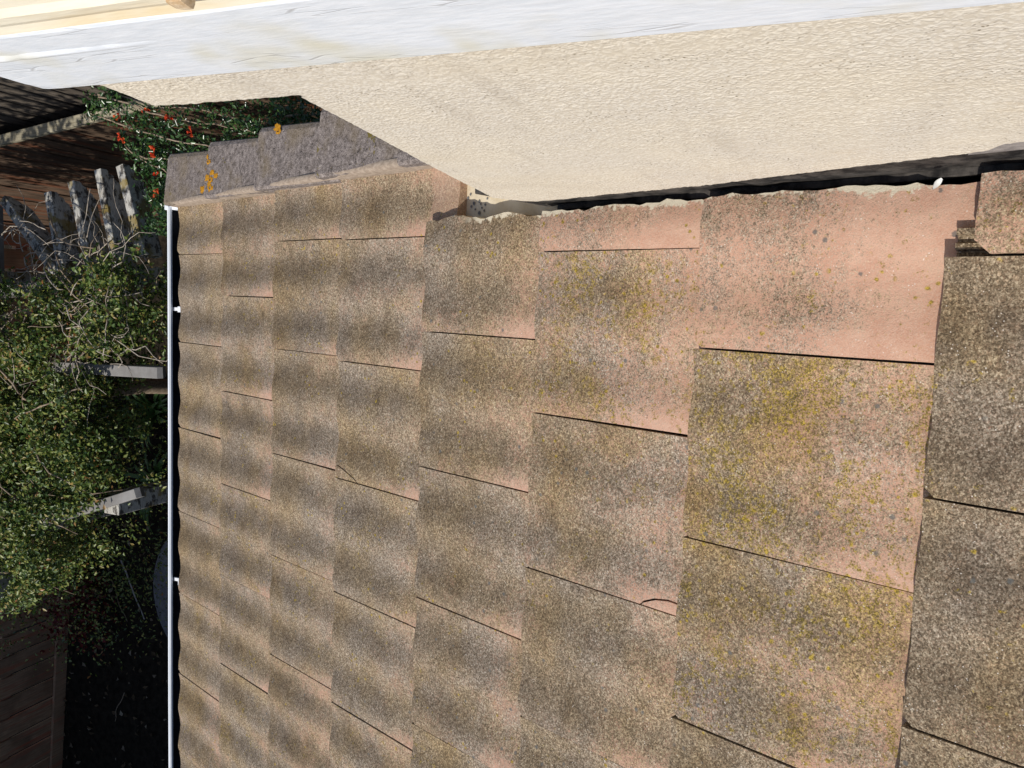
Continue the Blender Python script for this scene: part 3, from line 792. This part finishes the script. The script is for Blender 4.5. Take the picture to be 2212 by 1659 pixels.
def unit(a): return a / (np.linalg.norm(a, axis=1, keepdims=True) + 1e-9)

def clusters(centres, per_c, spread, size, up=.7):
    n = len(centres) * per_c
    c = np.repeat(np.asarray(centres, float), per_c, 0)
    pos = c + rng.normal(0, 1, (n, 3)) * np.asarray(spread)
    nrm = unit(rng.normal(0, 1, (n, 3)) + np.array([-.35, -.1, 1.0]) * up * 1.6)
    ax = unit(rng.normal(0, 1, (n, 3)))
    sz = rng.uniform(size[0], size[1], n)
    return pos, nrm, ax, sz

def in_poly(P, poly):
    x, y = P[:, 0], P[:, 1]; ins = np.zeros(len(P), bool); j = len(poly) - 1
    for i in range(len(poly)):
        xi, yi = poly[i]; xj, yj = poly[j]
        c = ((yi > y) != (yj > y)) & (x < (xj - xi) * (y - yi) / (yj - yi + 1e-12) + xi); ins ^= c; j = i
    return ins

CANOPY = [(.06, .52), (-.12, .53), (-.27, .55), (-.34, .64), (-.43, .76), (-.60, .90), (-.72, .80), (-.80, .75), (-.95, .80), (-1.07, .88), (-1.18, 1.10), (-1.30, 1.02), (-1.43, 1.05), (-1.58, 1.30), (-1.68, 1.62), (-1.75, 2.3), (-.2, 2.3), (.02, 1.75), (-.06, 1.30), (-.12, 1.08), (-.06, .78), (.02, .66)]
vine = empty('climbing_vine', (-.7, 1.5, -2.5), 'dense mixed green climbing vine sprawling over the pergola beside the gutter', 'vine')
VL = Vector((.7, -1.5, 2.5))
cand = np.column_stack([rng.uniform(-1.8, .15, 7400), rng.uniform(.4, 2.4, 7400)])
cand = cand[in_poly(cand, CANOPY)]
cc = []
for (x, y) in cand:
    lump = mnoise.noise(Vector((x * 3.1, y * 3.1, 2.0))); l2 = mnoise.noise(Vector((x * 8.0, y * 8.0, 5.0)))
    if l2 < -.26 and random.random() < .75: continue
    top = -.31 + .12 * lump + .12 * l2 + .10 * math.exp(-((x + .30) / .28) ** 2)
    if y > .98 and -.42 < x < -.04: top += .24 * min(1, (y - .98) / .15)  # mound added to the vine, mostly out of view, to shade fence and rafters
    depth = abs(random.gauss(0, .11)) + (.22 if l2 < -.1 else 0)
    cc.append((x, y, top - depth))
cc = np.array(cc)
pos, nrm, ax, sz = clusters(cc, 22, (.028, .028, .024), (.014, .029))
o = leaf_object('foliage', pos, nrm, ax, sz, .55, M_VINE, vine); o.location = VL
# lower straggling leaves towards the ground in the middle of the bed
low = np.column_stack([rng.uniform(-2.3, -1.2, 260), rng.uniform(1.7, 3.0, 260), rng.uniform(-2.2, -1.0, 260)])
pos, nrm, ax, sz = clusters(low, 24, (.07, .07, .06), (.016, .03)); o = leaf_object('foliage', pos, nrm, ax, sz, .5, M_VINE, vine); o.location = VL
# woody stems arching over the leaves
def stem(pts, r=.004, par=None, loc=None, mat=None):
    o = tube('stem', wiggle(pts, .02), r, mat or M_STEM, par, 5, .55); o.location = loc
for pts, r in (([(-.02, 1.20, -.34), (-.10, 1.02, -.24), (-.16, .90, -.24), (-.24, .80, -.32)], .005), ([(-.20, 1.35, -.34), (-.24, 1.10, -.28), (-.30, .98, -.30), (-.44, 1.0, -.36)], .006),
               ([(-.12, 1.38, -.3), (-.34, 1.30, -.24), (-.52, 1.22, -.3)], .006), ([(-.30, 1.55, -.3), (-.44, 1.30, -.26), (-.62, 1.16, -.3), (-.70, 1.06, -.36)], .007),
               ([(-.02, .98, -.28), (-.16, .80, -.26), (-.26, .70, -.32)], .004), ([(-.55, .82, -.3), (-.62, .98, -.24), (-.7, 1.2, -.28)], .004),
               ([(-.80, 1.1, -.28), (-.92, .98, -.26), (-1.0, .82, -.36), (-.98, .74, -.5)], .004), ([(-1.0, 1.4, -.3), (-1.12, 1.1, -.3), (-1.22, 1.0, -.42)], .004),
               ([(.16, 1.02, -.33), (.08, .93, -.28), (.06, .85, -.27), (.04, .74, -.31)], .0045), ([(.02, .95, -.3), (-.05, .86, -.24), (-.12, .85, -.3)], .004)):
    stem(pts, r, vine, VL)
for i in range(70):
    c = cc[random.randrange(len(cc))]; a = random.uniform(0, 6.28); L = random.uniform(.06, .22)
    p0 = Vector(c) + Vector((0, 0, .06)); p1 = p0 + Vector((math.cos(a) * L, math.sin(a) * L, random.uniform(-.03, .07)))
    stem([p0, p0.lerp(p1, .5) + Vector((0, 0, .02)), p1], .0018, vine, VL)

def twig(c, L, r):
    a = random.uniform(0, 6.28); p = Vector(c); pts = [p]
    for k in range(5):
        a += random.gauss(0, .45); p = p + Vector((math.cos(a), math.sin(a), random.gauss(0, .18) - .02)) * L / 5; pts.append(p)
    o = tube('twig', wiggle(pts, .006, 3), r, M_TWIG, vine, 5, .5); o.location = VL
for i in range(150):
    x = random.uniform(-.45, .10); y = random.uniform(.58, 1.35)
    twig((x, y, -.30 + random.gauss(0, .06)), random.uniform(.10, .34), random.uniform(.0013, .0032))

# added tree, its crown out of view, placed to dapple fence and rafters
tr = empty('added_shade_tree', (-.75, 2.05, -2.5), 'added small leafy tree, its unseen crown shading fence and rafters', 'tree')
TL = Vector((.75, -2.05, 2.5))
for pts, r in (([(-.75, 2.05, -2.5), (-.72, 2.0, -1.2), (-.66, 1.92, -.1), (-.55, 1.85, .5), (-.45, 1.8, 1.1)], .055), ([(-.66, 1.92, -.1), (-.5, 1.6, .4), (-.4, 1.3, .8)], .028), ([(-.62, 1.9, .1), (-.7, 2.3, .6), (-.6, 2.6, .9)], .026)):
    o = tube('trunk' if r > .05 else 'limb', wiggle(pts, .03), r, M_STEM, tr, 8, .4); o.location = TL
tcn = np.column_stack([rng.normal(-.40, .30, 200), rng.normal(2.0, .50, 200), rng.normal(.85, .28, 200)])
tcn = tcn[(tcn[:, 2] > .36) & (tcn[:, 1] > .75)]
pos, nrm, ax, sz = clusters(tcn, 26, (.06, .06, .05), (.03, .055)); o = leaf_object('crown', pos, nrm, ax, sz, .55, M_GLOSS, tr); o.location = TL

# flowering vine with red trumpets in the corner between fence and verge
fv = empty('flowering_vine', (.45, .35, -2.5), 'glossy green vine with orange red trumpet flowers beside the roof verge', 'vine')
FL = Vector((-.45, -.35, 2.5))
stems = [[(.60, .84, -.40), (.52, .60, -.38), (.47, .38, -.36), (.44, .20, -.35), (.37, .02, -.45)],
         [(.64, .72, -.30), (.60, .55, -.36), (.55, .40, -.38), (.53, .20, -.40), (.49, .02, -.5)],
         [(.43, .62, -.40), (.40, .45, -.38), (.36, .30, -.38), (.33, .22, -.42)],
         [(.50, .74, -.45), (.43, .64, -.40), (.38, .52, -.42), (.30, .44, -.44), (.22, .45, -.5)],
         [(.66, .80, -.32), (.655, .66, -.35), (.61, .52, -.40), (.60, .30, -.45), (.55, .05, -.55)],
         [(.56, -.02, -.5), (.60, -.30, -.55), (.52, -.55, -.6)],
         [(.28, .52, -.42), (.22, .44, -.36), (.17, .38, -.35), (.12, .44, -.42)]]
fc = []
for s in stems:
    stem(s, .0042, fv, FL)
    w = wiggle(s, .02)
    for q in w:
        if random.random() < .55: fc += [(q.x + random.gauss(0, .02), q.y + random.gauss(0, .02), q.z + random.gauss(0, .015)) for _ in range(2)]
for (x, y, z, sp, n) in ((.43, .55, -.45, .05, 26), (.36, .56, -.46, .05, 22), (.28, .50, -.45, .05, 26), (.22, .44, -.42, .06, 34), (.15, .42, -.42, .06, 34), (.10, .50, -.45, .05, 24), (.52, .10, -.55, .10, 60),
                         (.56, -.08, -.55, .10, 70), (.50, -.25, -.60, .10, 70), (.58, -.40, -.6, .10, 60), (.62, .70, -.33, .03, 10), (.55, .55, -.4, .04, 18), (.42, .30, -.5, .05, 16), (.62, .45, -.45, .05, 12)):
    fc += [(x + random.gauss(0, sp), y + random.gauss(0, sp), z + random.gauss(0, sp * .7)) for _ in range(n)]
pos, nrm, ax, sz = clusters(np.array(fc), 14, (.018, .018, .016), (.014, .026))
keep = pos[:, 0] > .10 - .0
pos, nrm, ax, sz = pos[keep], nrm[keep], ax[keep], sz[keep]
nose = (pos[:, 1] < .10) & (pos[:, 0] < .35); pos, nrm, ax, sz = pos[~nose], nrm[~nose], ax[~nose], sz[~nose]
o = leaf_object('foliage', pos, nrm, ax, sz, .5, M_GLOSS, fv); o.location = FL
def flower(c, n=7):
    vs_, fs = [], []
    for k in range(n):
        d = Vector((random.gauss(0, 1), random.gauss(0, 1), random.uniform(.2, 1.2))).normalized(); a = d.orthogonal().normalized(); e = d.cross(a); L = random.uniform(.014, .026)
        o0 = len(vs_)
        for (t, r) in ((0, .0012), (.65, .0028), (1.0, .0062)):
            for q in range(5):
                an = q * 2 * math.pi / 5; vs_.append(Vector(c) + d * L * t + (a * math.cos(an) + e * math.sin(an)) * r)
        for r_ in range(2):
            for q in range(5): q2 = (q + 1) % 5; fs.append((o0 + r_ * 5 + q, o0 + r_ * 5 + q2, o0 + r_ * 5 + 5 + q2, o0 + r_ * 5 + 5 + q))
    o = mesh('flower', vs_, fs, M_FLOWER, fv); o.location = FL
for c in ((.574, .677, -.37), (.588, .53, -.37), (.486, .665, -.37), (.43, .492, -.36), (.495, .289, -.36), (.337, .48, -.37), (.262, .468, -.37), (.42, .47, -.35), (.56, .42, -.38)):
    flower(c, random.randint(3, 6))

# ------------------------------------------------------------------ things on the garden floor
b = bmesh.new(); bmesh.ops.create_cone(b, cap_ends=True, radius1=.62, radius2=.61, depth=.05, segments=48)
bmesh.ops.bevel(b, geom=[e for e in b.edges if e.calc_length() < .1], offset=.006, segments=2, affect='EDGES')
o = from_bm('round_paving_slab', b, M_SLAB); o.location = (-2.39, 2.06, -2.475)
tag(o, 'round grey concrete slab on the soil, half hidden below the gutter', 'paving slab')

def strap_plant(x, y, n, label, seed):
    root = empty('strap_leaf_plant', (x, y, -2.5), label, 'plant', 'strap leaf plants below the gutter'); rr = random.Random(seed)
    for i in range(n):
        a = rr.uniform(0, 6.28); L = rr.uniform(.28, .48); w = rr.uniform(.014, .022); tilt = rr.uniform(.35, 1.0)
        d = Vector((math.cos(a), math.sin(a), 0)); s = Vector((-d.y, d.x, 0)); vs_, fs = [], []
        for k in range(7):
            t = k / 6; p = d * (L * t * tilt) + Vector((0, 0, L * (t * 1.25 - t * t * (.55 + .5 * tilt))))
            ww = w * (1 - t ** 3) + .001; vs_ += [p + s * ww, p - Vector((0, 0, .004)), p - s * ww]
        for k in range(6):
            fs += [(k * 3, k * 3 + 1, k * 3 + 4, k * 3 + 3), (k * 3 + 1, k * 3 + 2, k * 3 + 5, k * 3 + 4)]
        mesh('leaf', vs_, fs, M_STRAP, root)
strap_plant(-1.02, 2.62, 34, 'larger dark green strap-leaved clump beside the gutter, nearer the roof verge', 1)
strap_plant(-1.55, 2.60, 26, 'smaller dim strap-leaved clump nearer the round slab', 2)

rs = empty('red_leaf_shrub', (-2.55, 3.25, -2.5), 'low shrub with dark red leaves beside the shaded fence', 'shrub')
c = np.column_stack([rng.normal(0, .20, 90), rng.normal(0, .16, 90), rng.uniform(.1, .5, 90)])
pos, nrm, ax, sz = clusters(c, 9, (.05, .05, .04), (.03, .055)); leaf_object('foliage', pos, nrm, ax, sz, .6, M_REDLEAF, rs)
for i in range(6):
    a = random.uniform(0, 6.28); tube('stem', wiggle([(0, 0, 0), (math.cos(a) * .1, math.sin(a) * .1, .2), (math.cos(a) * .22, math.sin(a) * .2, .4)], .02), .006, M_STEM, rs, 5, .5)

def stick(p0, p1, r, label, mat=M_STICK):
    o = tube('fallen_stick', wiggle([p0, Vector(p0).lerp(Vector(p1), .5) + Vector((.01, .012, .004)), p1], .012, 4), r, mat, None, 6, .6)
    tag(o, label, 'stick', 'sticks on the soil')
stick((-2.25, 3.03, -2.485), (-2.70, 2.80, -2.49), .007, 'long pale stick lying beside the round slab')
stick((-2.43, 3.15, -2.49), (-2.75, 2.98, -2.49), .005, 'thin brown twig between red shrub and pale stick', M_STEM)
stick((-3.35, 3.02, -2.49), (-3.62, 3.12, -2.49), .005, 'short brown twig on the bare soil near the photo edge', M_STEM)

n = 420
pos = np.column_stack([rng.uniform(-4.3, -.6, n), rng.uniform(2.3, 3.75, n), rng.uniform(-2.49, -2.475, n)])
nrm = unit(rng.normal(0, .35, (n, 3)) + np.array([0, 0, 1.0])); ax = unit(rng.normal(0, 1, (n, 3)))
o = leaf_object('leaf_litter', pos, nrm, ax, rng.uniform(.02, .06, n), .55, M_LITTER, None); tag(o, 'scattered dry leaf litter on dark soil', 'leaf litter')

# small white curled petal caught at the wall gap
vs_, fs = [], []
for i in range(7):
    t = i / 6
    for s in (-1, -.4, .4, 1):
        w = .0085 * math.sin(math.pi * min(1, .12 + t * .88)) * s
        vs_.append((w, .024 * t, .004 * s * s + .006 * t * t))
for i in range(6):
    for s in range(3): fs.append((i * 4 + s, i * 4 + s + 1, i * 4 + s + 5, i * 4 + s + 4))
o = mesh('fallen_petal', vs_, fs, M_PETAL, None, True); tag(o, 'small white curled petal caught in the gap below the wall', 'petal')
o.location = (.042, -2.176, 1.020); o.rotation_euler = (R_(-20), R_(-35), R_(60)); o.scale = (.5, .62, .6)
